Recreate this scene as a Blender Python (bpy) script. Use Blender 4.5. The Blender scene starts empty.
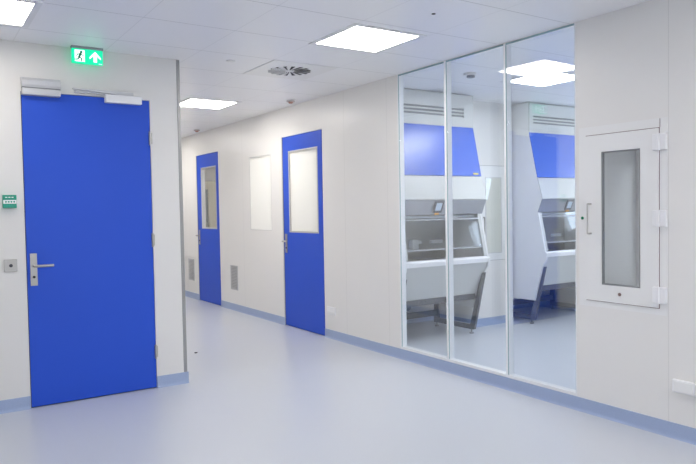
import bpy, bmesh, math
from mathutils import Vector, Matrix
PI = math.pi
S = bpy.context.scene
C = bpy.context.collection

# ------------------------------------------------------------------ materials
def lin(c):
    return tuple(((v/255)/12.92 if v/255 <= .04045 else ((v/255+.055)/1.055)**2.4) for v in c) + (1,)

def mat(name, rgb, rough=.5, metal=0., spec=.5, coat=0., coat_r=.1, noise=0., nscale=20., emis=None, es=0.):
    m = bpy.data.materials.new(name); m.use_nodes = True
    nt = m.node_tree; b = nt.nodes['Principled BSDF']
    col = tuple(rgb) + (1,)
    b.inputs['Base Color'].default_value = col
    b.inputs['Roughness'].default_value = rough
    b.inputs['Metallic'].default_value = metal
    b.inputs['Specular IOR Level'].default_value = spec
    b.inputs['Coat Weight'].default_value = coat
    b.inputs['Coat Roughness'].default_value = coat_r
    if emis:
        b.inputs['Emission Color'].default_value = tuple(emis) + (1,)
        b.inputs['Emission Strength'].default_value = es
    if noise > 0:
        tc = nt.nodes.new('ShaderNodeTexCoord'); n = nt.nodes.new('ShaderNodeTexNoise')
        n.inputs['Scale'].default_value = nscale; n.inputs['Detail'].default_value = 3
        mx = nt.nodes.new('ShaderNodeMix'); mx.data_type = 'RGBA'
        nt.links.new(tc.outputs['Object'], n.inputs['Vector'])
        nt.links.new(n.outputs['Fac'], mx.inputs[0])
        mx.inputs[6].default_value = tuple(max(0, c*(1-noise)) for c in rgb) + (1,)
        mx.inputs[7].default_value = tuple(min(1, c*(1+noise)) for c in rgb) + (1,)
        nt.links.new(mx.outputs[2], b.inputs['Base Color'])
    return m

def seams(m, axis, pitch, origin, width, dark, positions=None):
    """adds thin joint lines at regular (or listed) object coordinates along an axis"""
    nt = m.node_tree; b = nt.nodes['Principled BSDF']
    geo = nt.nodes.new('ShaderNodeTexCoord'); sep = nt.nodes.new('ShaderNodeSeparateXYZ')
    nt.links.new(geo.outputs['Object'], sep.inputs[0])
    def math_(op, a, bb=None):
        n = nt.nodes.new('ShaderNodeMath'); n.operation = op
        for i, v in enumerate((a, bb)):
            if v is None: continue
            if isinstance(v, (int, float)): n.inputs[i].default_value = v
            else: nt.links.new(v, n.inputs[i])
        return n.outputs[0]
    c = sep.outputs[axis]; res = None
    if positions is None:
        t = math_('PINGPONG', math_('SUBTRACT', c, origin), pitch/2)
        # distance to the nearest multiple of the pitch
        f = math_('FRACT', math_('DIVIDE', math_('SUBTRACT', c, origin), pitch))
        d = math_('MULTIPLY', math_('MINIMUM', f, math_('SUBTRACT', 1.0, f)), pitch)
        res = math_('LESS_THAN', d, width/2)
    else:
        for p in positions:
            l = math_('LESS_THAN', math_('ABSOLUTE', math_('SUBTRACT', c, p)), width/2)
            res = l if res is None else math_('MAXIMUM', res, l)
    mx = nt.nodes.new('ShaderNodeMix'); mx.data_type = 'RGBA'
    nt.links.new(res, mx.inputs[0])
    src = b.inputs['Base Color']
    if src.is_linked: nt.links.new(src.links[0].from_socket, mx.inputs[6]); base = (.6, .6, .6)
    else: mx.inputs[6].default_value = src.default_value; base = tuple(src.default_value)[:3]
    mx.inputs[7].default_value = tuple(v*dark for v in base) + (1,)
    nt.links.new(mx.outputs[2], src)
    return m

def glass_mat(name, tint, f0=.05, gain=1., rough=0.):
    m = bpy.data.materials.new(name); m.use_nodes = True
    nt = m.node_tree; nt.nodes.clear()
    out = nt.nodes.new('ShaderNodeOutputMaterial'); mx = nt.nodes.new('ShaderNodeMixShader')
    tr = nt.nodes.new('ShaderNodeBsdfTransparent'); gl = nt.nodes.new('ShaderNodeBsdfGlossy')
    gl.inputs['Roughness'].default_value = rough; gl.inputs['Color'].default_value = (1, 1, 1, 1)
    tr.inputs['Color'].default_value = tuple(tint) + (1,)
    lw = nt.nodes.new('ShaderNodeLayerWeight'); lw.inputs['Blend'].default_value = .5
    p = nt.nodes.new('ShaderNodeMath'); p.operation = 'POWER'; p.inputs[1].default_value = 5
    q = nt.nodes.new('ShaderNodeMath'); q.operation = 'MULTIPLY_ADD'; q.inputs[1].default_value = gain*(1-f0); q.inputs[2].default_value = f0*gain
    nt.links.new(lw.outputs['Facing'], p.inputs[0]); nt.links.new(p.outputs[0], q.inputs[0])
    nt.links.new(q.outputs[0], mx.inputs[0]); nt.links.new(tr.outputs[0], mx.inputs[1]); nt.links.new(gl.outputs[0], mx.inputs[2])
    nt.links.new(mx.outputs[0], out.inputs[0])
    return m

def milky_mat(name, rgb):
    m = bpy.data.materials.new(name); m.use_nodes = True
    nt = m.node_tree; nt.nodes.clear()
    out = nt.nodes.new('ShaderNodeOutputMaterial'); mx = nt.nodes.new('ShaderNodeMixShader')
    d = nt.nodes.new('ShaderNodeBsdfDiffuse'); t = nt.nodes.new('ShaderNodeBsdfTranslucent')
    d.inputs[0].default_value = tuple(rgb) + (1,); t.inputs[0].default_value = tuple(rgb) + (1,)
    mx.inputs[0].default_value = .5
    nt.links.new(d.outputs[0], mx.inputs[1]); nt.links.new(t.outputs[0], mx.inputs[2]); nt.links.new(mx.outputs[0], out.inputs[0])
    return m

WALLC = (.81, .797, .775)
M = {}
M['wall'] = mat('painted_metal_wall', WALLC, .38, spec=.35, noise=.008, nscale=2)
M['wall_r'] = seams(mat('painted_metal_wall_joints', WALLC, .34, spec=.4), 1, 1, 0, .004, .86, [5.28, 4.60, 2.04, 7.62, .86, -.3, -1.5])
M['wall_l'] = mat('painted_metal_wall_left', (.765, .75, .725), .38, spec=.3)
M['ceil'] = seams(seams(mat('ceiling_tiles', (.88, .88, .89), .3, spec=.4), 0, .573, 1.15, .006, .88), 1, .587, 3.27, .006, .88)
M['floor'] = mat('vinyl_floor', (.565, .59, .64), .3, spec=.4, noise=.035, nscale=160)
M['cove'] = mat('vinyl_cove_skirting', (.36, .44, .63), .4, spec=.4, noise=.08, nscale=160)
M['blue'] = mat('blue_door_laminate', (.018, .085, .60), .42, spec=.35)
M['bluepanel'] = mat('blue_lacquer_panel', (.035, .13, .66), .3, spec=.4, coat=.5, coat_r=.3)
M['steel'] = mat('brushed_steel', (.45, .43, .40), .38, metal=.8)
M['alu'] = mat('anodised_aluminium', (.56, .56, .57), .35, metal=.3)
M['trim'] = mat('corner_profile_metal', (.36, .36, .35), .4, metal=.7)
M['white'] = mat('white_powder_coat', (.83, .83, .82), .35)
M['whiteplastic'] = mat('white_plastic', (.86, .86, .87), .3)
M['frame'] = mat('white_window_frame', (.84, .85, .86), .32)
M['lightframe'] = mat('luminaire_frame', (.8, .8, .8), .4)
M['dark'] = mat('black_rubber', (.02, .02, .025), .6)
M['gasket'] = mat('brown_gasket', (.22, .15, .14), .6)
M['grey'] = mat('grey_gasket', (.25, .26, .27), .5)
M['slot'] = mat('dark_slot', (.06, .06, .065), .7)
M['teal'] = mat('glass_edge_teal', (.28, .42, .44), .25)
M['glass'] = glass_mat('clear_glass', (.985, .992, 1.), .045, 1.0)
M['sash'] = glass_mat('sash_glass', (.95, .97, .98), .045, 1.4)
M['milky'] = milky_mat('frosted_film_glass', (.93, .93, .91))
M['lamp'] = mat('lit_diffuser', (.9, .9, .9), .5, emis=(1., .955, .90), es=14.5)
M['lamplab'] = mat('lit_diffuser_lab', (.9, .9, .9), .5, emis=(.94, .98, 1.), es=13.5)
M['lampback'] = mat('lit_diffuser_back', (.9, .9, .9), .5, emis=(1., .97, .93), es=12.5)
M['lampdim'] = mat('lit_diffuser_dimmed', (.9, .9, .9), .5, emis=(1., .95, .88), es=6.5)
M['lampnear'] = mat('lit_diffuser_near', (.9, .9, .9), .5, emis=(1., .965, .93), es=13.5)
M['lampcor'] = mat('lit_diffuser_corridor', (.9, .9, .9), .5, emis=(1., .955, .89), es=16.5)
M['green'] = mat('green_sign', (.0, .45, .22), .4, emis=(.0, .62, .31), es=.75)
M['signwhite'] = mat('sign_white', (.9, .95, .93), .4, emis=(.75, 1., .9), es=.8)
M['figure'] = mat('sign_figure_green', (.0, .30, .16), .4)
M['signgrey'] = mat('sign_housing', (.33, .34, .36), .4)
M['greenbox'] = mat('green_plastic', (.01, .33, .22), .4)
M['led'] = mat('green_indicator', (.0, .22, .11), .4)
M['blueled'] = mat('blue_indicator', (.0, .2, .7), .4, emis=(.0, .35, 1.), es=1.5)
M['detgrey'] = mat('detector_metal', (.50, .47, .45), .4, metal=.3)
M['red'] = mat('red_dome', (.42, .22, .18), .4)
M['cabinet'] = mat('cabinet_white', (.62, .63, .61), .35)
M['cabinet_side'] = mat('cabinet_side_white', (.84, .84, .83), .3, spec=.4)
M['fascia'] = mat('cabinet_grey_fascia', (.38, .39, .42), .35, metal=.2)
M['inox'] = mat('stainless_interior', (.33, .32, .28), .35, metal=.35, noise=.05, nscale=4)
M['chassis'] = mat('dark_grey_chassis', (.11, .115, .13), .4)
M['screen'] = mat('display_screen', (.42, .50, .58), .15, emis=(.35, .42, .5), es=.25)
M['orange'] = mat('orange_tab', (.85, .42, .05), .4)
M['yellow'] = mat('yellow_label', (.85, .68, .10), .4)
M['redlabel'] = mat('red_label', (.70, .18, .08), .4)
M['beige'] = mat('beige_laminate', (.50, .47, .38), .5)
M['locker'] = mat('grey_green_locker', (.13, .15, .15), .4)
M['chamber'] = mat('hatch_liner', (.85, .85, .84), .35)

# ------------------------------------------------------------------ mesh helpers
def box(bm, x0, x1, y0, y1, z0, z1, bev=0.):
    if x0 > x1: x0, x1 = x1, x0
    if y0 > y1: y0, y1 = y1, y0
    if z0 > z1: z0, z1 = z1, z0
    r = bmesh.ops.create_cube(bm, size=1)
    for v in r['verts']:
        v.co = Vector((x0+(v.co.x+.5)*(x1-x0), y0+(v.co.y+.5)*(y1-y0), z0+(v.co.z+.5)*(z1-z0)))
    if bev > 0:
        es = list({e for v in r['verts'] for e in v.link_edges})
        bmesh.ops.bevel(bm, geom=es, offset=bev, segments=2, affect='EDGES', profile=.5)

def prism(bm, pts, axis, a, b):
    """closed polygon pts in the two other axes, extruded along axis from a to b"""
    def P(p, t):
        if axis == 0: return (t, p[0], p[1])
        if axis == 1: return (p[0], t, p[1])
        return (p[0], p[1], t)
    va = [bm.verts.new(P(p, a)) for p in pts]; vb = [bm.verts.new(P(p, b)) for p in pts]
    n = len(pts); fs = [bm.faces.new(va), bm.faces.new(vb[::-1])]
    for i in range(n): fs.append(bm.faces.new((va[i], vb[i], vb[(i+1) % n], va[(i+1) % n])))
    bmesh.ops.recalc_face_normals(bm, faces=fs)

def cyl(bm, p0, p1, r, seg=20, r2=None):
    p0 = Vector(p0); p1 = Vector(p1); d = p1-p0
    q = d.to_track_quat('Z', 'Y').to_matrix().to_4x4()
    bmesh.ops.create_cone(bm, cap_ends=True, segments=seg, radius1=r, radius2=r if r2 is None else r2, depth=d.length,
                          matrix=Matrix.Translation((p0+p1)/2) @ q)

def tube(bm, pts, r, seg=10):
    for a, b in zip(pts[:-1], pts[1:]): cyl(bm, a, b, r, seg)
    for p in pts[1:-1]:
        bmesh.ops.create_uvsphere(bm, u_segments=seg, v_segments=6, radius=r, matrix=Matrix.Translation(p))

def NB(): return bmesh.new()
def obj(name, bm, m, parent=None, smooth=False, label=None, loc=None):
    me = bpy.data.meshes.new(name); bm.to_mesh(me); bm.free()
    me.materials.append(M[m])
    o = bpy.data.objects.new(name, me); C.objects.link(o)
    if smooth:
        for p in me.polygons: p.use_smooth = True
        md = o.modifiers.new('edge_split', 'EDGE_SPLIT'); md.split_angle = math.radians(35)
    if parent: o.parent = parent
    if label: o['label'] = label
    if loc: o.location = loc
    return o
def bx(name, m, parent, *a, bev=0., label=None):
    bm = NB(); box(bm, *a, bev=bev); return obj(name, bm, m, parent, label=label)
def thing(name, label, cat, loc=(0, 0, 0), rotz=0, group=None, kind=None):
    o = bpy.data.objects.new(name, None); C.objects.link(o)
    o.location = loc; o.rotation_euler = (0, 0, rotz); o.empty_display_size = .1
    return tag(o, label, cat, group, kind)
def tag(o, label, cat, group=None, kind=None):
    o['label'] = label; o['category'] = cat
    if group: o['group'] = group
    if kind: o['kind'] = kind
    return o
def struct(name, bm, m, label, cat):
    o = obj(name, bm, m); return tag(o, label, cat, kind='structure')
def dup(root, loc, rotz=None, label=None):
    r = root.copy(); C.objects.link(r); r.location = loc
    if rotz is not None: r.rotation_euler = (0, 0, rotz)
    if label: r['label'] = label
    def kids(a, b):
        for ch in list(a.children):
            c = ch.copy(); C.objects.link(c); c.parent = b
            kids(ch, c)
    kids(root, r)
    return r

def wallslab(axis, f0, f1, u0, u1, z0, z1, holes, bm=None):
    """a slab between f0..f1 across the wall, u0..u1 along it, with rectangular holes (ua,ub,za,zb)"""
    bm = bm or NB()
    us = sorted({u0, u1, *[h[0] for h in holes], *[h[1] for h in holes]})
    zs = sorted({z0, z1, *[h[2] for h in holes], *[h[3] for h in holes]})
    for i in range(len(us)-1):
        run = None
        for k in range(len(zs)-1):
            uc = (us[i]+us[i+1])/2; zc = (zs[k]+zs[k+1])/2
            solid = not any(h[0] < uc < h[1] and h[2] < zc < h[3] for h in holes)
            if solid: run = [run[0] if run else zs[k], zs[k+1]]
            if run and (not solid or k == len(zs)-2):
                if axis == 'x': box(bm, f0, f1, us[i], us[i+1], run[0], run[1])
                else: box(bm, us[i], us[i+1], f0, f1, run[0], run[1])
                run = None
    return bm

# ------------------------------------------------------------------ dimensions (metres)
W = 3.4563            # face of the right-hand wall
YL = 4.7946           # face of the left-hand wall
XC = 1.6869           # outside corner of the left-hand wall
HC = 2.4234           # ceiling
HB = .0843            # skirting height
WT = .050             # thickness of the right-hand wall
D1 = (.6099, 1.4556); D3 = (5.687, 6.5365); D2 = (8.3986, 9.1983); DH = 2.104
YB = 5.12             # wall between the cabinets
R90 = -PI/2
PANE_TURN = 2.1

# floor and ceiling
bm = NB(); box(bm, -3.6, 9.1, -3.3, 12.2, -.1, 0); struct('floor', bm, 'floor', 'pale blue speckled vinyl floor', 'floor')
bm = NB(); box(bm, -3.6, 9.1, -3.3, 12.2, HC, HC+.1); struct('ceiling', bm, 'ceil', 'smooth white ceiling of square metal tiles', 'ceiling')

# walls of the room and corridor
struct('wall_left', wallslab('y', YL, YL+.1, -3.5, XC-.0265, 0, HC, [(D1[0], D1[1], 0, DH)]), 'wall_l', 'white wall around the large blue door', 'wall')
bm = NB(); box(bm, XC-.1, XC-.002, YL+.1, 12.1, 0, HC); struct('wall_corridor', bm, 'wall', 'white corridor wall behind the corner', 'wall')
WIN1 = (6.83, 7.41, 1.058, 1.945)
GL = (2.642, 4.44, HB+.004, 2.4185)
HT = (2.09, 2.57, .705, 1.715)
struct('wall_right', wallslab('x', W, W+WT, -3.2, 12.1, 0, HC, [(D3[0], D3[1], 0, DH), (D2[0], D2[1], 0, DH), WIN1, GL, HT]),
       'wall_r', 'long white panelled wall with glazing and doors', 'wall')
struct('wall_near', wallslab('y', -3.3, -3.2, -3.6, 9.1, 0, HC, [(1.2, 2.6, .9, 2.05)]), 'wall', 'white wall behind the viewer', 'wall')
struct('wall_added', wallslab('x', 5.6, 5.7, 5.85, 12.1, 0, HC, []), 'wall', 'added unseen white wall that keeps the room behind the corridor doors bright', 'wall')  # added out of view: a smaller back room bounces more light onto the panes
struct('wall_far', wallslab('y', 12.1, 12.2, 1.58, 9.1, 0, HC, []), 'wall', 'white end wall of the corridor', 'wall')
struct('wall_side', wallslab('x', -3.6, -3.5, -3.3, YL+.1, 0, HC, []), 'wall', 'white side wall left of the viewer', 'wall')
XR = 7.5
LW = (1.85, 3.15, 1.35, 2.3)
LW2 = (3.62, 4.92, 1.35, 2.3)
struct('wall_lab', wallslab('x', XR, XR+.1, -3.2, 12.1, 0, HC, [LW, LW2]), 'wall', 'white outer wall of the room behind the glass', 'wall')
bm = NB()
for a in ((4.96, 5.58, YB, 5.75), (6.70, XR, YB, 5.75), (W+WT, 3.66, YB, 5.75), (W+WT, XR, 5.75, 5.85)): box(bm, *a, 0, HC)
struct('wall_back', bm, 'wall', 'white wall with recesses behind the glass partition', 'wall')

# coved skirting
def cove(bm, p0, p1, n):
    p0 = Vector(p0); p1 = Vector(p1); d = (p1-p0).normalized(); n = Vector(n)
    prof = [(0, 0), (.016, 0)] + [(.016-.011*math.sin(a), .02-.02*math.cos(a)) for a in [PI/2*k/5 for k in range(1, 6)]] + [(.005, HB), (0, HB)]
    va = [bm.verts.new((p0.x+n.x*a, p0.y+n.y*a, b)) for a, b in prof]
    vb = [bm.verts.new((p1.x+n.x*a, p1.y+n.y*a, b)) for a, b in prof]
    k = len(prof); fs = [bm.faces.new(va), bm.faces.new(vb[::-1])]
    for i in range(k): fs.append(bm.faces.new((va[i], vb[i], vb[(i+1) % k], va[(i+1) % k])))
    bmesh.ops.recalc_face_normals(bm, faces=fs)
bm = NB()
for a, b in ((-3.2, D3[0]), (D3[1], D2[0]), (D2[1], 12.1)): cove(bm, (W, a), (W, b), (-1, 0))
struct('baseboard_right', bm, 'cove', 'blue coved vinyl skirting along the long right wall', 'skirting')
bm = NB(); cove(bm, (-3.5, YL), (D1[0], YL), (0, -1)); cove(bm, (D1[1], YL), (XC+.008, YL), (0, -1)); cove(bm, (XC, YL), (XC, 12.1), (1, 0))
struct('baseboard_left', bm, 'cove', 'blue coved vinyl skirting below the left wall', 'skirting')
bm = NB()
cove(bm, (4.96, YB), (5.58, YB), (0, -1)); cove(bm, (4.96, 5.75), (4.96, YB), (-1, 0)); cove(bm, (5.58, YB), (5.58, 5.75), (1, 0))
cove(bm, (3.66, 5.75), (4.96, 5.75), (0, -1)); cove(bm, (5.58, 5.75), (6.70, 5.75), (0, -1)); cove(bm, (6.70, 5.75), (6.70, YB), (-1, 0)); cove(bm, (6.70, YB), (XR, YB), (0, -1))
cove(bm, (XR, -3.2), (XR, YB), (-1, 0)); cove(bm, (W+WT, -3.2), (W+WT, YB), (1, 0))
struct('baseboard_back', bm, 'cove', 'blue coved vinyl skirting behind the glass partition', 'skirting')
# metal corner profile
bm = NB(); box(bm, XC-.026, XC, YL-.002, YL+.1, HB, HC-.002, bev=.003); box(bm, XC-.026, XC, YL+.002, YL+.1, 0, HB)
struct('trim_1', bm, 'trim', 'brushed metal profile covering the wall corner', 'trim')

# ------------------------------------------------------------------ glazed partition (local x runs along the wall, -y faces the viewer)
def L(y): return 4.44-y
g = thing('window_1', 'tall glazed partition of three clear panes in white posts', 'window', (W, 4.44, 0), R90, kind='structure')
z0, z1 = GL[2], GL[3]
for a, b in ((.0, .014), (L(3.852), L(3.830)), (L(3.236), L(3.218)), (L(2.648), L(2.642))):
    bx('post', 'frame', g, a, b, -.004, WT+.004, z0, z1, bev=.001 if b-a > .012 else 0)
panes = ((.014, L(3.852)), (L(3.830), L(3.236)), (L(3.218), L(2.648)))
bm = NB()
for a, b in panes: box(bm, a, b, -.003, WT+.003, z0, z0+.018)
obj('bottom_rail', bm, 'frame', g)
for a, b in panes:
    # the panes sit very slightly turned in their channel, as their reflections show
    hw_ = (b-a)/2
    for yc in (.0145, .0365):
        bm = NB(); box(bm, -hw_+.003, hw_-.003, -.003, .003, z0+.018, z1-.010)
        p = obj('glass_pane', bm, 'glass', g, loc=((a+b)/2, yc, 0)); p.rotation_euler = (0, 0, math.radians(PANE_TURN))
        if yc < .02:
            bm = NB()
            box(bm, -hw_, hw_, -.016, -.010, z1-.010, z1); box(bm, -hw_, -hw_+.0025, -.016, -.010, z0+.018, z1-.010); box(bm, hw_-.0025, hw_, -.016, -.010, z0+.018, z1-.010)
            e = obj('glass_edge', bm, 'teal', g, loc=((a+b)/2, yc, 0))

# small window between the corridor doors
M['edge'] = mat('satin_edge', (.66, .66, .65), .4)
g = thing('window_2', 'narrow frosted window between the two corridor doors', 'window', (W, WIN1[1], 0), R90, kind='structure')
w = WIN1[1]-WIN1[0]; a, b = WIN1[2], WIN1[3]
bm = NB(); 
for q in ((0, w, a, a+.006), (0, w, b-.006, b), (0, .006, a+.006, b-.006), (w-.006, w, a+.006, b-.006)): box(bm, q[0], q[1], -.001, .02, q[2], q[3])
obj('window_frame', bm, 'edge', g)
bx('glass_pane', 'milky', g, .006, w-.006, .002, .008, a+.006, b-.006)
# daylight windows outside the picture
def daywin(name, loc, rot, w, a, b, label):
    g = thing(name, label, 'window', loc, rot, kind='structure')
    bm = NB()
    for q in ((0, w, a, a+.05), (0, w, b-.05, b), (0, .05, a+.05, b-.05), (w-.05, w, a+.05, b-.05), (w/2-.025, w/2+.025, a+.05, b-.05)): box(bm, q[0], q[1], .0, .1, q[2], q[3])
    obj('window_frame', bm, 'frame', g)
    bx('glass_pane', 'glass', g, .05, w/2-.025, .05, .056, a+.05, b-.05); bx('glass_pane', 'glass', g, w/2+.025, w-.05, .05, .056, a+.05, b-.05)
daywin('window_3', (XR, LW[1], 0), R90, LW[1]-LW[0], LW[2], LW[3], 'daylight window in the outer wall beyond the cabinets')
daywin('window_5', (XR, LW2[1], 0), R90, LW2[1]-LW2[0], LW2[2], LW2[3], 'second daylight window in the outer wall, nearer the right cabinet')
daywin('window_4', (2.6, -3.2, 0), PI, 1.4, .9, 2.05, 'daylight window behind the viewer')

# ------------------------------------------------------------------ doors
def lever(bm, x, z, d, ln=.12):
    """lever handle standing off the leaf and running along +x"""
    tube(bm, [(x, d, z), (x, d-.05, z), (x+.02, d-.058, z), (x+ln, d-.055, z)], .009)
def handle_set(parent, x, zc, d=-.004, ln=.12, h=.21, w=.042):
    p = bx('handle_plate', 'steel', parent, x-w/2, x+w/2, d-.006, d, zc-.13*h/.21, zc+.08*h/.21, bev=.0015)
    bm = NB(); lever(bm, x, zc, d-.004, ln); obj('door_handle', bm, 'steel', parent, smooth=True)
    bm = NB(); cyl(bm, (x, d-.010, zc-.075), (x, d-.006, zc-.075), .009, 16); obj('lock_cylinder', bm, 'dark', p)
    return p
def leaf(parent, w, h, win=None, d=-.004):
    bm = NB(); box(bm, 0, w, .012, .05, .0, h-.001)
    obj('door_gasket', bm if not win else wallslab('y', .012, .05, 0, w, 0, h-.001, [win], NB()), 'dark', parent)
    g = .0045
    o = obj('door_leaf', wallslab('y', d, .046, g, w-g, .008, h-g, [win] if win else []), 'blue', parent)
    return o
def hinge(parent, x, z, d=-.004):
    bm = NB(); cyl(bm, (x, d-.006, z-.05), (x, d-.006, z+.05), .008, 12); box(bm, x-.003, x+.016, d-.003, .002, z-.04, z+.04)
    obj('hinge', bm, 'steel', parent, smooth=True)

# large door in the left wall
w = D1[1]-D1[0]
d1 = thing('door_1', 'large plain blue door under the exit sign', 'door', (D1[0], YL, 0), 0, kind='structure')
leaf(d1, w, DH)
pl = handle_set(d1, .0435, .951, ln=.115, h=.215, w=.043)
for z in (1.83, 1.09, .27): hinge(d1, w-.006, z)
bm = NB()
prism(bm, [(-.004, 2.125), (-.055, 2.125), (-.062, 2.14), (-.062, 2.168), (-.050, 2.186), (-.004, 2.190)], 0, .002, .238)
o = obj('door_closer', bm, 'alu', d1)
bm = NB(); box(bm, .003, .237, -.054, -.004, 2.074, 2.120, bev=.006); obj('closer_cover', bm, 'alu', o)
bx('closer_seam', 'grey', o, .004, .236, -.05, -.004, 2.120, 2.125)
bm = NB(); prism(bm, [(.318, 2.146), (.318, 2.138), (.72, 2.112), (.72, 2.140)], 1, -.045, -.020); o = obj('guide_rail', bm, 'alu', d1)
bm = NB(); box(bm, .33, .70, -.020, 0, 2.118, 2.134); obj('rail_bracket', bm, 'alu', o)
bm = NB(); box(bm, .527, .778, -.05, -.004, 2.062, 2.118, bev=.004); obj('sensor_housing', bm, 'whiteplastic', d1, label='white sensor box at the top of the door')

def corridor_door(name, ys, label, win, pane):
    w = ys[1]-ys[0]
    d = thing(name, label, 'door', (W, ys[1], 0), R90, kind='structure')
    leaf(d, w, DH-.001, win)
    bm = NB()
    for q in ((win[0], win[1], win[2], win[2]+.016), (win[0], win[1], win[3]-.016, win[3]), (win[0], win[0]+.016, win[2]+.016, win[3]-.016), (win[1]-.016, win[1], win[2]+.016, win[3]-.016)):
        box(bm, q[0], q[1], -.007, .05, q[2], q[3])
    f = obj('vision_frame', bm, 'alu', d)
    bx('vision_pane', pane, f, win[0]+.016, win[1]-.016, .008, .014, win[2]+.016, win[3]-.016)
    handle_set(d, .062, .949, ln=.11)
    bx('door_stop_strip', 'alu', d, -.026, .0, -.004, .0, .0, DH)
    bx('gap_seal', 'dark', d, .0, .010, -.0045, .0, .0, DH-.001)
    return d
corridor_door('door_2', D2, 'farther blue corridor door with clear vision panel', (.165, .725, 1.05, 1.92), 'glass')
corridor_door('door_3', D3, 'nearer blue corridor door with frosted vision panel', (.14, .765, 1.048, 1.938), 'milky')

# ------------------------------------------------------------------ pass-through hatches
def make_hatch(name, label, loc, rot, chamber=True):
    """local x along the wall from the handle side, frame flange proud of the wall"""
    h = thing(name, label, 'hatch', loc, rot, group=None)
    hw = .48; a, b = .705, 1.715
    bm = wallslab('y', -.002, .0, -.05, hw+.045, .67, 1.765, [(0, hw, a, b)]); obj('frame_flange', bm, 'white', h)
    bm = wallslab('y', -.0015, .03, 0.0, hw, a, b, [(.09, hw-.09, a+.08, b-.08)]); obj('gasket', bm, 'gasket', h)
    win = (.113, .367, .81, 1.608)
    dr = obj('hatch_door', wallslab('y', -.010, .016, .0045, hw-.0045, a+.0045, b-.0045, [win]), 'white', h)
    bm = wallslab('y', -.006, .012, win[0], win[1], win[2], win[3], [(win[0]+.008, win[1]-.008, win[2]+.008, win[3]-.008)]); f = obj('window_gasket', bm, 'grey', dr)
    bx('glass_pane', 'glass', dr, win[0]+.008, win[1]-.008, -.001, .004, win[2]+.008, win[3]-.008)
    bm = NB(); tube(bm, [(.042, -.010, 1.118), (.042, -.045, 1.118), (.042, -.045, 1.297), (.042, -.010, 1.297)], .0048); obj('door_handle', bm, 'steel', dr, smooth=True)
    bm = NB(); cyl(bm, (.236, -.010, .762), (.236, -.014, .762), .010, 16); obj('lock', bm, 'gasket', dr, label='dark round lock')
    for z in (1.632, 1.211, .783):
        bm = NB(); box(bm, hw-.030, hw+.004, -.028, -.008, z-.045, z+.045, bev=.004); box(bm, hw+.006, hw+.048, -.024, -.003, z-.045, z+.045, bev=.004)
        cyl(bm, (hw+.005, -.026, z-.047), (hw+.005, -.026, z+.047), .008, 12)
        obj('hinge', bm, 'whiteplastic', h)
    bx('vertical_joint', 'gasket', h, hw+.0005, hw+.0025, -.004, -.002, b, 1.762)
    bm = NB(); cyl(bm, (-.024, -.003, 1.211), (-.024, -.007, 1.211), .0095, 16); obj('indicator_lamp', bm, 'led', h, label='small round green indicator')
    if chamber:
        bm = NB()
        d = .52
        box(bm, -.0, .010, .03, d, a, b); box(bm, hw-.01, hw, .03, d, a, b); box(bm, .01, hw-.01, .03, d, a, a+.01); box(bm, .01, hw-.01, .03, d, b-.01, b)
        wallslab('y', d-.02, d, .01, hw-.01, a+.01, b-.01, [(.06, hw-.06, a+.08, b-.08)], bm)
        obj('chamber', bm, 'chamber', h)
        bx('rear_pane', 'glass', h, .06, hw-.06, d-.014, d-.008, a+.08, b-.08)
        bm = NB(); tube(bm, [(.44, .055, .80), (.425, .06, .84), (.445, .065, .87), (.43, .06, .90), (.44, .07, .93)], .008); obj('inner_latch', bm, 'steel', h, smooth=True)
    return h
make_hatch('pass_through_hatch', 'white pass-through hatch with narrow window, right of the glass partition', (W, 2.57, 0), R90)
# its inner twin sits in the wall between the safety cabinets
def inner_hatch():
    h = thing('pass_through_hatch', 'white hatch with tall window between the cabinets behind glass', 'hatch', (5.085, YB, 0), 0)
    hw = .45; a, b = .71, 1.735
    bm = wallslab('y', -.008, 0, 0, hw, a, b, []); dr = obj('hatch_door', bm, 'white', h)
    bm = wallslab('y', -.004, 0, -.004, hw+.004, a-.004, b+.004, [(0, hw, a, b)]); obj('gasket', bm, 'grey', h)
    bm = wallslab('y', -.012, -.008, .075, .315, .785, 1.61, [(.081, .309, .791, 1.604)]); f = obj('window_gasket', bm, 'alu', dr)
    bx('window_film', 'beige_pane', dr, .081, .309, -.009, -.008, .791, 1.604)
    bx('glass_pane', 'glass', dr, .081, .309, -.011, -.0095, .791, 1.604)
    bm = NB(); tube(bm, [(.04, -.008, 1.0), (.04, -.03, 1.0), (.04, -.03, 1.18), (.04, -.008, 1.18)], .005); obj('door_handle', bm, 'steel', dr, smooth=True)
M['beige_pane'] = mat('pale_blind', (.74, .73, .64), .5)
inner_hatch()

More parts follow.
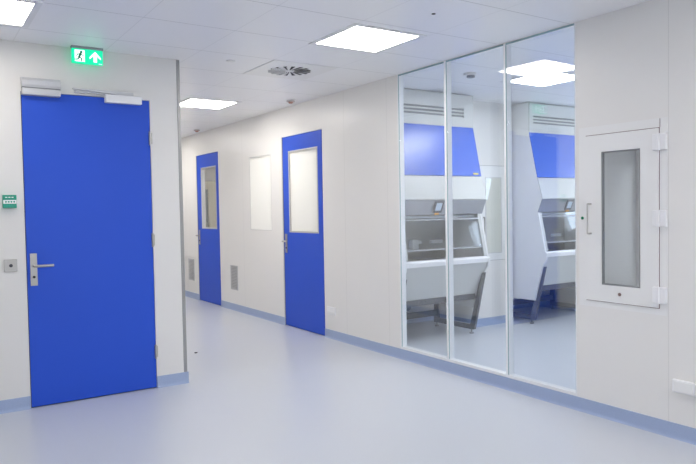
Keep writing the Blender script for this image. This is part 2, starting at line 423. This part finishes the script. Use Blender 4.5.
# ------------------------------------------------------------------ safety cabinets
def make_cabinet(label):
    t = thing('safety_cabinet', label, 'cabinet', (3.69, 4.66, 0), 0, 'biological safety cabinets behind the glass')
    CW = 1.07; D = .80
    prof = [(.225, HC-.006), (.225, 2.09), (.115, 1.595), (.05, 1.365), (.11, 1.225), (.02, .805), (.0, .785), (.005, .71), (.052, .655), (.166, .265), (D, .265), (D, HC-.006)]
    for x0, x1 in ((0, .02), (CW-.02, CW)):
        bm = NB(); prism(bm, prof, 0, x0, x1); obj('side_panel', bm, 'cabinet_side', t)
    a, b = .02, CW-.02
    # header with slots
    rows = [(2.258, 2.277), (2.224, 2.243), (2.190, 2.209)]
    hd = obj('header_panel', wallslab('y', .219, .231, -.001, CW+.001, 2.094, HC-.008, [(a+.04, b-.10, r0, r1) for r0, r1 in rows]), 'cabinet', t)
    for r0, r1 in rows: bx('vent_slot', 'grey', hd, a+.03, b-.09, .233, .24, r0-.005, r1+.005)
    def slant(name, m, y0, z0, y1, z1, th=.012, x0=a, x1=b, parent=t, off=.003, smooth=False):
        bm = NB(); d = Vector((y1-y0, z1-z0)).normalized(); n = Vector((d.y, -d.x))
        if n.x < 0: n = -n
        p = [(y0+n.x*off, z0+n.y*off), (y1+n.x*off, z1+n.y*off), (y1+n.x*(off+th), z1+n.y*(off+th)), (y0+n.x*(off+th), z0+n.y*(off+th))]
        prism(bm, p, 0, x0, x1); return obj(name, bm, m, parent)
    bp = slant('blue_panel', 'bluepanel', .225, 2.090, .115, 1.598, .010, -.001, CW+.001, off=-.006)
    slant('type_label', 'yellow', .118, 1.612, .121, 1.628, .002, b-.085, b-.02, bp, off=-.009)
    slant('upper_panel', 'cabinet', .115, 1.592, .05, 1.367, .010, -.001, CW+.001, off=-.006)
    fa = slant('control_fascia', 'fascia', .05, 1.364, .11, 1.226, .010, -.001, CW+.001, off=-.004)
    ds = slant('display', 'chassis', .048, 1.352, .094, 1.246, .006, .405, .515, fa, off=-.008)
    slant('display_screen', 'screen', .0525, 1.338, .084, 1.268, .002, .426, .494, ds, off=-.011)
    slant('status_tab', 'orange', .095, 1.243, .102, 1.226, .006, .435, .485, ds, off=-.008)
    # work chamber
    bm = NB(); box(bm, a, b, .60, .612, .765, 1.50); o1 = obj('chamber_back', bm, 'inox', t)
    bm = NB(); box(bm, a, b, .13, .60, 1.225, 1.24); obj('chamber_ceiling', bm, 'inox', t)
    bm = NB(); box(bm, a, b, .07, .60, .755, .765); obj('work_surface', bm, 'inox', t)
    bm = NB(); cyl(bm, (a+.05, .16, 1.205), (b-.05, .16, 1.205), .013, 12); obj('lamp_tube', bm, 'whiteplastic', t, smooth=True)
    for x, z, w in ((.10, .90, .17), (.56, .92, .11), (.80, .92, .16)):
        bm = NB(); box(bm, x, x+w, .57, .60, z, z+.035, bev=.004); obj('chamber_socket', bm, 'whiteplastic', o1)
    bm = NB(); box(bm, .52, .60, .53, .60, .87, .97, bev=.006); obj('gas_tap', bm, 'whiteplastic', o1)
    bx('warning_label', 'redlabel', o1, .20, .27, .595, .60, 1.16, 1.185)
    # sash and cheeks
    def sl(z): return .02+(z-.805)/(1.225-.805)*.09
    for x0, x1 in ((a, a+.035), (b-.035, b)): slant('sash_rail', 'cabinet', sl(1.222), 1.222, sl(.81), .81, .03, x0, x1)
    sh = slant('sash', 'sash', sl(1.222), 1.222, sl(.90), .90, .006, a+.035, b-.035, off=.010)
    slant('sash_edge', 'fascia', sl(.905), .905, sl(.893), .893, .010, a+.035, b-.035, sh, off=.008)
    slant('sash_grip', 'fascia', sl(1.185), 1.185, sl(1.172), 1.172, .012, a+.035, b-.035, sh, off=.002)
    # arm rest and lower front
    bm = NB(); prism(bm, [(.022, .803), (.002, .784), (.006, .745), (.09, .745), (.09, .768), (.05, .803)], 0, a, b); obj('arm_rest', bm, 'whiteplastic', t)
    slant('lower_panel', 'cabinet', .02, .742, .15, .43, off=.002)
    bm = NB(); box(bm, a, b, .16, D-.02, .42, .435); obj('base_plate', bm, 'cabinet', t)
    # chassis : two side frames, rear rail, feet
    for x0 in (.021, CW-.071):
        bm = NB(); x1 = x0+.026
        if x0 > .5: x0 += .024; x1 += .024
        prism(bm, [(.035, .64), (.082, .63), (.255, .05), (.185, .05)], 0, x0, x1)
        prism(bm, [(.165, .365), (.20, .42), (D, .42), (D, .365)], 0, x0, x1)
        prism(bm, [(.20, .045), (.20, .095), (D, .095), (D, .045)], 0, x0, x1)
        prism(bm, [(D-.06, .095), (D-.06, .365), (D, .365), (D, .095)], 0, x0, x1)
        fr = obj('side_frame', bm, 'chassis', t)
        for y in (.235, D-.03):
            bm = NB(); cyl(bm, (x0+.013, y, 0), (x0+.013, y, .012), .022, 16); cyl(bm, (x0+.013, y, .012), (x0+.013, y, .05), .008, 10); obj('levelling_foot', bm, 'grey', fr, smooth=True)
    bx('front_rail', 'chassis', t, .05, CW-.05, .17, .21, .36, .415)
    bx('rear_rail', 'chassis', t, .05, CW-.05, D-.05, D-.01, .12, .18)
    return t
cab = make_cabinet('left safety cabinet with blue panel and open stand behind glass')
dup(cab, (5.60, 4.66, 0), label='right safety cabinet with blue panel, beside the glazed hatch')

# clutter below the left cabinet, against the recess wall
t = thing('waste_pump', 'small dark pump with blue light under the left cabinet', 'pump', (4.42, 5.66, 0))
bm = NB(); box(bm, -.05, .05, -.05, .05, .10, .16, bev=.01); obj('bracket', bm, 'chassis', t)
bm = NB(); cyl(bm, (-.045, 0, .22), (.085, 0, .22), .06, 20); obj('motor', bm, 'chassis', t, smooth=True)
bm = NB(); cyl(bm, (-.012, -.062, .22), (-.012, -.05, .22), .02, 16); obj('indicator_lamp', bm, 'blueled', t)
bm = NB(); box(bm, -.04, .07, .05, .09, 0, .26); obj('stand', bm, 'chassis', t)
def cable(name, pts, label):
    P = [Vector(p) for p in pts]; Q = []
    for i in range(len(P)-1):
        p0, p1, p2, p3 = P[max(i-1, 0)], P[i], P[i+1], P[min(i+2, len(P)-1)]
        for k in range(6):
            t = k/6
            Q.append(.5*((2*p1)+(-p0+p2)*t+(2*p0-5*p1+4*p2-p3)*t*t+(-p0+3*p1-3*p2+p3)*t**3))
    Q.append(P[-1])
    bm = NB(); tube(bm, Q, .006, 8)
    tag(obj(name, bm, 'dark', smooth=True), label, 'cable')
cable('power_cable', [(4.28, 5.74, .38), (4.20, 5.70, .30), (4.26, 5.70, .20), (4.22, 5.70, .10), (4.3, 5.66, .006)], 'black cable hanging beside the pump under the left cabinet')
cable('power_cable', [(5.80, 5.70, .42), (5.72, 5.60, .30), (5.86, 5.60, .22), (5.78, 5.66, .12), (5.9, 5.66, .006)], 'dark looping cable under the right cabinet')

# ------------------------------------------------------------------ ceiling fittings
def make_light(label, x, y):
    t = thing('ceiling_light', label, 'ceiling light', (x, y, HC), 0, 'square ceiling light panels')
    h = .2835
    bm = NB()
    FW = .037
    for q in ((-h, h, -h, -h+FW), (-h, h, h-FW, h), (-h, -h+FW, -h+FW, h-FW), (h-FW, h, -h+FW, h-FW)): box(bm, q[0], q[1], q[2], q[3], -.006, 0)
    obj('frame', bm, 'lightframe', t)
    bm = NB(); box(bm, -h+FW, h-FW, -h+FW, h-FW, -.004, 0); obj('diffuser', bm, 'lamp', t)
    return t
L2 = make_light('square light panel in front of the glass partition', 2.563, 3.618)
for x, y, lb in ((2.595, 6.60, 'square light panel in the corridor near the doors'),
                 (.330, 4.125, 'square light panel at the top left near the exit sign'),
                 (2.583, 9.53, 'square light panel at the far end of the corridor'),
                 (2.583, .63, 'square light panel beside the viewer near the right wall'),
                 (.330, 1.19, 'square light panel overhead above the viewer'),
                 (.330, -1.75, 'square light panel behind the viewer'),
                 (2.583, -2.3, 'square light panel in the corner behind the viewer'),
                 (-1.96, 1.19, 'square light panel by the side wall'),
                 (4.745, 3.945, 'square light panel behind the glass in front of the cabinets'),
                 (6.80, 3.05, 'square light panel near the outer wall behind the glass'),
                 (4.705, 1.2, 'square light panel behind the wall with the hatch'),
                 (6.80, .3, 'square light panel deep in the room behind the hatch'),
                 (4.20, 6.4, 'added unseen light panel brightening the frosted door pane'),  # unseen panel, added to light the frosted door pane from behind
                 (4.20, 7.6, 'added unseen light panel brightening the frosted window pane'),  # likewise added out of view, so the frosted window glows
                 (4.30, 10.2, 'square light panel in the room behind the clear vision door')):
    lt = dup(L2, (x, y, HC), label=lb)
    mm = 'lampback' if 4 < x < 4.5 else 'lampcor' if x < 3 and y > 5 else 'lampdim' if (x < 1 and y > 4) else 'lampnear' if x < 3 else 'lamplab'
    if mm:     # panels of another brightness get their own diffuser
        for c in lt.children:
            if c.name.startswith('diffuser'): c.data = c.data.copy(); c.data.materials[0] = M[mm]

# swirl diffuser
t = thing('air_diffuser', 'square ceiling air outlet with a ring of dark radial slots', 'air vent', (2.5825, 4.737, HC))
h = .2835
bm = NB()
NS = 16
box(bm, -h, h, -h, h, -.004, 0); obj('face_plate', bm, 'white', t)
bm = NB(); cyl(bm, (0, 0, -.007), (0, 0, -.004), .03, 32); obj('hub', bm, 'white', t, smooth=True)
for k in range(NS):
    a = 2*PI*k/NS; c, s = math.cos(a), math.sin(a)
    def rot(u, v): return (u*c-v*s, u*s+v*c)
    sw = .12   # slots lean so that they swirl
    p = [rot(u, v+sw*(u-.04)) for u, v in [(.045, -.005), (.172, -.016), (.172, .014), (.045, .005)]]
    bm = NB(); prism(bm, p, 2, -.0052, -.0042); sl = obj('slot', bm, 'slot', t)
    # slanting vane over one side of the slot
    q = [rot(u, v+sw*(u-.04)) for u, v in [(.045, .006), (.172, .017), (.172, .009), (.045, .003)]]
    bm = NB()
    lo = [bm.verts.new((x, y, z)) for (x, y), z in zip(q, (-.005, -.005, -.0115, -.009))]
    bm.faces.new(lo)
    bmesh.ops.solidify(bm, geom=bm.faces[:], thickness=.001)
    obj('vane', bm, 'white', sl)

def make_detector(label, x, y):
    t = thing('smoke_detector', label, 'detector', (x, y, HC), 0, 'round ceiling detectors')
    bm = NB(); cyl(bm, (0, 0, -.014), (0, 0, 0), .042, 28); obj('base_ring', bm, 'detgrey', t, smooth=True)
    bm = NB(); cyl(bm, (0, 0, -.030), (0, 0, -.014), .016, 24, r2=.03); obj('sensor_head', bm, 'red', t, smooth=True, label='reddish sensor head')
    return t
d = make_detector('small round detector on the ceiling above the nearer corridor door', 3.29, 6.02)
dup(d, (3.30, 8.75, HC), label='small round detector on the ceiling beside the farther corridor door')
t = thing('motion_sensor', 'pale flat sensor on the ceiling behind the glass', 'sensor', (3.97, 4.10, HC))
bm = NB(); cyl(bm, (0, 0, -.018), (0, 0, 0), .055, 28); obj('base', bm, 'white', t, smooth=True)
bm = NB(); cyl(bm, (.01, 0, -.034), (.01, 0, -.018), .034, 24); obj('lens', bm, 'grey', t, smooth=True)
bm = NB(); cyl(bm, (2.572, 2.95, HC-.003), (2.572, 2.95, HC), .012, 16); tag(obj('ceiling_plug', bm, 'slot', None), 'tiny dark plug in the ceiling right of the near light panel', 'plug')
bm = NB(); cyl(bm, (2.03, 4.64, HC-.004), (2.03, 4.64, HC), .034, 24); tag(obj('inspection_disc', bm, 'lightframe', None), 'small pale round cap on the ceiling left of the air outlet', 'cap')

# ------------------------------------------------------------------ exit sign
t = thing('exit_sign', 'green glowing exit sign with running figure and arrow above the blue door', 'sign', (.921, 4.735, HC))
w, hh = .200, .110
bx('mount', 'signgrey', t, -.003, w+.003, -.018, .018, -.017, 0, bev=.002)
pn = bx('sign_panel', 'green', t, 0, w, -.010, .010, -.017-hh+.012, -.017)
y = -.0108
def flat(name, m, polys, parent=pn, yy=y, th=.0012):
    bm = NB()
    for p in polys: prism(bm, p, 1, yy-th, yy)
    return obj(name, bm, m, parent)
zt = -.026
flat('doorway', 'signwhite', [[(.018, zt), (.082, zt), (.082, zt-.078), (.018, zt-.078)]])
def seg(x0, z0, x1, z1, r):
    d = Vector((x1-x0, z1-z0)).normalized()*r; n = Vector((-d.y, d.x))
    return [(x0-d.x+n.x, z0-d.y+n.y), (x1+d.x+n.x, z1+d.y+n.y), (x1+d.x-n.x, z1+d.y-n.y), (x0-d.x-n.x, z0-d.y-n.y)]
cx, cz = .050, zt-.039
man = [[(cx+.010+.009*math.cos(a*PI/6), cz+.026+.009*math.sin(a*PI/6)) for a in range(12)],
       seg(cx+.004, cz+.012, cx-.004, cz-.008, .0065), seg(cx+.006, cz+.012, cx+.022, cz+.002, .0032), seg(cx+.002, cz+.012, cx-.014, cz+.010, .0032), seg(cx-.014, cz+.010, cx-.020, cz-.002, .003),
       seg(cx-.003, cz-.010, cx+.012, cz-.018, .004), seg(cx+.012, cz-.018, cx+.008, cz-.034, .0036), seg(cx-.005, cz-.010, cx-.012, cz-.024, .004), seg(cx-.012, cz-.024, cx-.028, cz-.026, .0036)]
flat('running_figure', 'figure', man, yy=y-.0014, th=.001)
ax, az = .150, zt-.002
flat('arrow', 'signwhite', [[(ax, az), (ax+.037, az-.040), (ax+.037, az-.054), (ax+.011, az-.030), (ax+.011, az-.072), (ax-.011, az-.072), (ax-.011, az-.030), (ax-.037, az-.054), (ax-.037, az-.040)]])
flat('small_print', 'signwhite', [[(.172+.008*k, -.107), (.177+.008*k, -.107), (.177+.008*k, -.111), (.172+.008*k, -.111)] for k in range(3)])

# ------------------------------------------------------------------ wall fittings
t = thing('door_release_box', 'green and white emergency release box left of the blue door', 'switch', (.482, YL, 1.336))
bx('housing', 'greenbox', t, 0, .080, -.035, .003, 0, .085, bev=.003)
bx('label_band', 'whiteplastic', t, .002, .078, -.0365, -.035, .028, .052, label='white middle band')
flatm = NB()
for k in range(4): box(flatm, .012+.016*k, .022+.016*k, -.0372, -.0365, .035, .045)
obj('printed_marks', flatm, 'greenbox', t)
flatm = NB()
for k in range(3): box(flatm, .014+.018*k, .026+.018*k, -.0362, -.035, .066, .072)
obj('upper_marks', flatm, 'whiteplastic', t)
t = thing('key_switch', 'square steel key switch plate below the green release box', 'switch', (.478, YL, .920))
bx('plate', 'steel', t, 0, .078, -.008, 0, 0, .080, bev=.002)
bm = NB(); cyl(bm, (.040, -.012, .040), (.040, -.008, .040), .011, 20); obj('key_barrel', bm, 'dark', t)

M['grille_back'] = mat('grille_shade', (.38, .38, .38), .6)
def make_grille(label, y, w):
    t = thing('wall_grille', label, 'air vent', (W, y, .268), R90, 'perforated wall grilles')
    bm = wallslab('y', -.006, 0, 0, w, 0, .32, [(.02, w-.02, .02, .30)]); obj('frame', bm, 'alu', t)
    bm = NB(); box(bm, .02, w-.02, -.002, 0, .02, .30); obj('backing', bm, 'grille_back', t)
    bm = NB()
    for k in range(14): box(bm, .02, w-.02, -.006, -.002, .026+k*.0197, .036+k*.0197)
    obj('louvres', bm, 'alu', t)
make_grille('grey louvred grille between the corridor doors, low on the wall', 8.05, .225)
make_grille('grey louvred grille beyond the farther corridor door', 9.64, .235)

t = thing('wall_socket', 'small white double socket low beside the nearer corridor door', 'socket', (W, 5.628, .237), R90)
bx('faceplate', 'whiteplastic', t, 0, .150, -.012, 0, 0, .080, bev=.003)
bx('lower_flap', 'lightframe', t, .006, .144, -.016, -.012, .004, .034, bev=.001)
t = thing('socket_trunking', 'white raised socket strip low on the wall below the hatch', 'socket', (W, 2.009, .261), R90)
bx('housing', 'whiteplastic', t, 0, .36, -.022, 0, 0, .070, bev=.004)
for k in range(3): bx('socket_insert', 'white', t, .012+k*.116, .118+k*.116, -.025, -.022, .008, .062, bev=.001)

# tiny mark on the floor
bm = NB(); cyl(bm, (2.113, 5.762, 0), (2.113, 5.762, .006), .014, 16); tag(obj('floor_stud', bm, 'slot', None), 'tiny dark stud on the floor near the wall corner', 'stud')

# storage seen through the clear vision panel of the farther door
t = thing('storage_locker', 'grey storage locker seen through the vision panel of the farther door', 'locker', (4.1, 11.5, 0))
bx('body', 'beige', t, 0, 1.3, .02, .5, 0, 1.85, bev=.004)
for k in range(3): 
    dr = bx('locker_door', 'locker' if k != 1 else 'beige', t, .02+k*.42, .42+k*.42, 0, .02, .05, 1.70, bev=.003)
    bm = NB(); cyl(bm, (.38+k*.42, -.02, .9), (.38+k*.42, -.02, 1.1), .008, 10); obj('handle', bm, 'steel', dr)
# ------------------------------------------------------------------ world, camera, view
wd = bpy.data.worlds.new('overcast_daylight'); S.world = wd; wd.use_nodes = True
bg = wd.node_tree.nodes['Background']; bg.inputs[0].default_value = (.74, .86, 1., 1); bg.inputs[1].default_value = 5.0

f, yaw, pitch, roll, ch = 657.0173, math.radians(33.42161743), math.radians(1.97181245), math.radians(-.98261721), 1.2897
F = Vector((math.sin(yaw)*math.cos(pitch), math.cos(yaw)*math.cos(pitch), -math.sin(pitch)))
R = Vector((math.cos(yaw), -math.sin(yaw), 0)); U = R.cross(F)
R2 = R*math.cos(roll)+U*math.sin(roll); U2 = -R*math.sin(roll)+U*math.cos(roll)
cd = bpy.data.cameras.new('camera'); co = bpy.data.objects.new('camera', cd); C.objects.link(co)
cd.sensor_fit = 'HORIZONTAL'; cd.sensor_width = 36; cd.lens = f/696*36; cd.clip_start = .05
mt = Matrix((R2, U2, -F)).transposed().to_4x4(); mt.translation = (0, 0, ch); co.matrix_world = mt
S.camera = co
S.view_settings.view_transform = 'Standard'; S.view_settings.look = 'None'; S.view_settings.gamma = 1
S.view_settings.exposure = 0.62; S.view_settings.use_curve_mapping = False
try:
    S.cycles.max_bounces = 14; S.cycles.diffuse_bounces = 8; S.cycles.transparent_max_bounces = 24; S.cycles.glossy_bounces = 5
    S.cycles.use_denoising = True
except Exception: pass
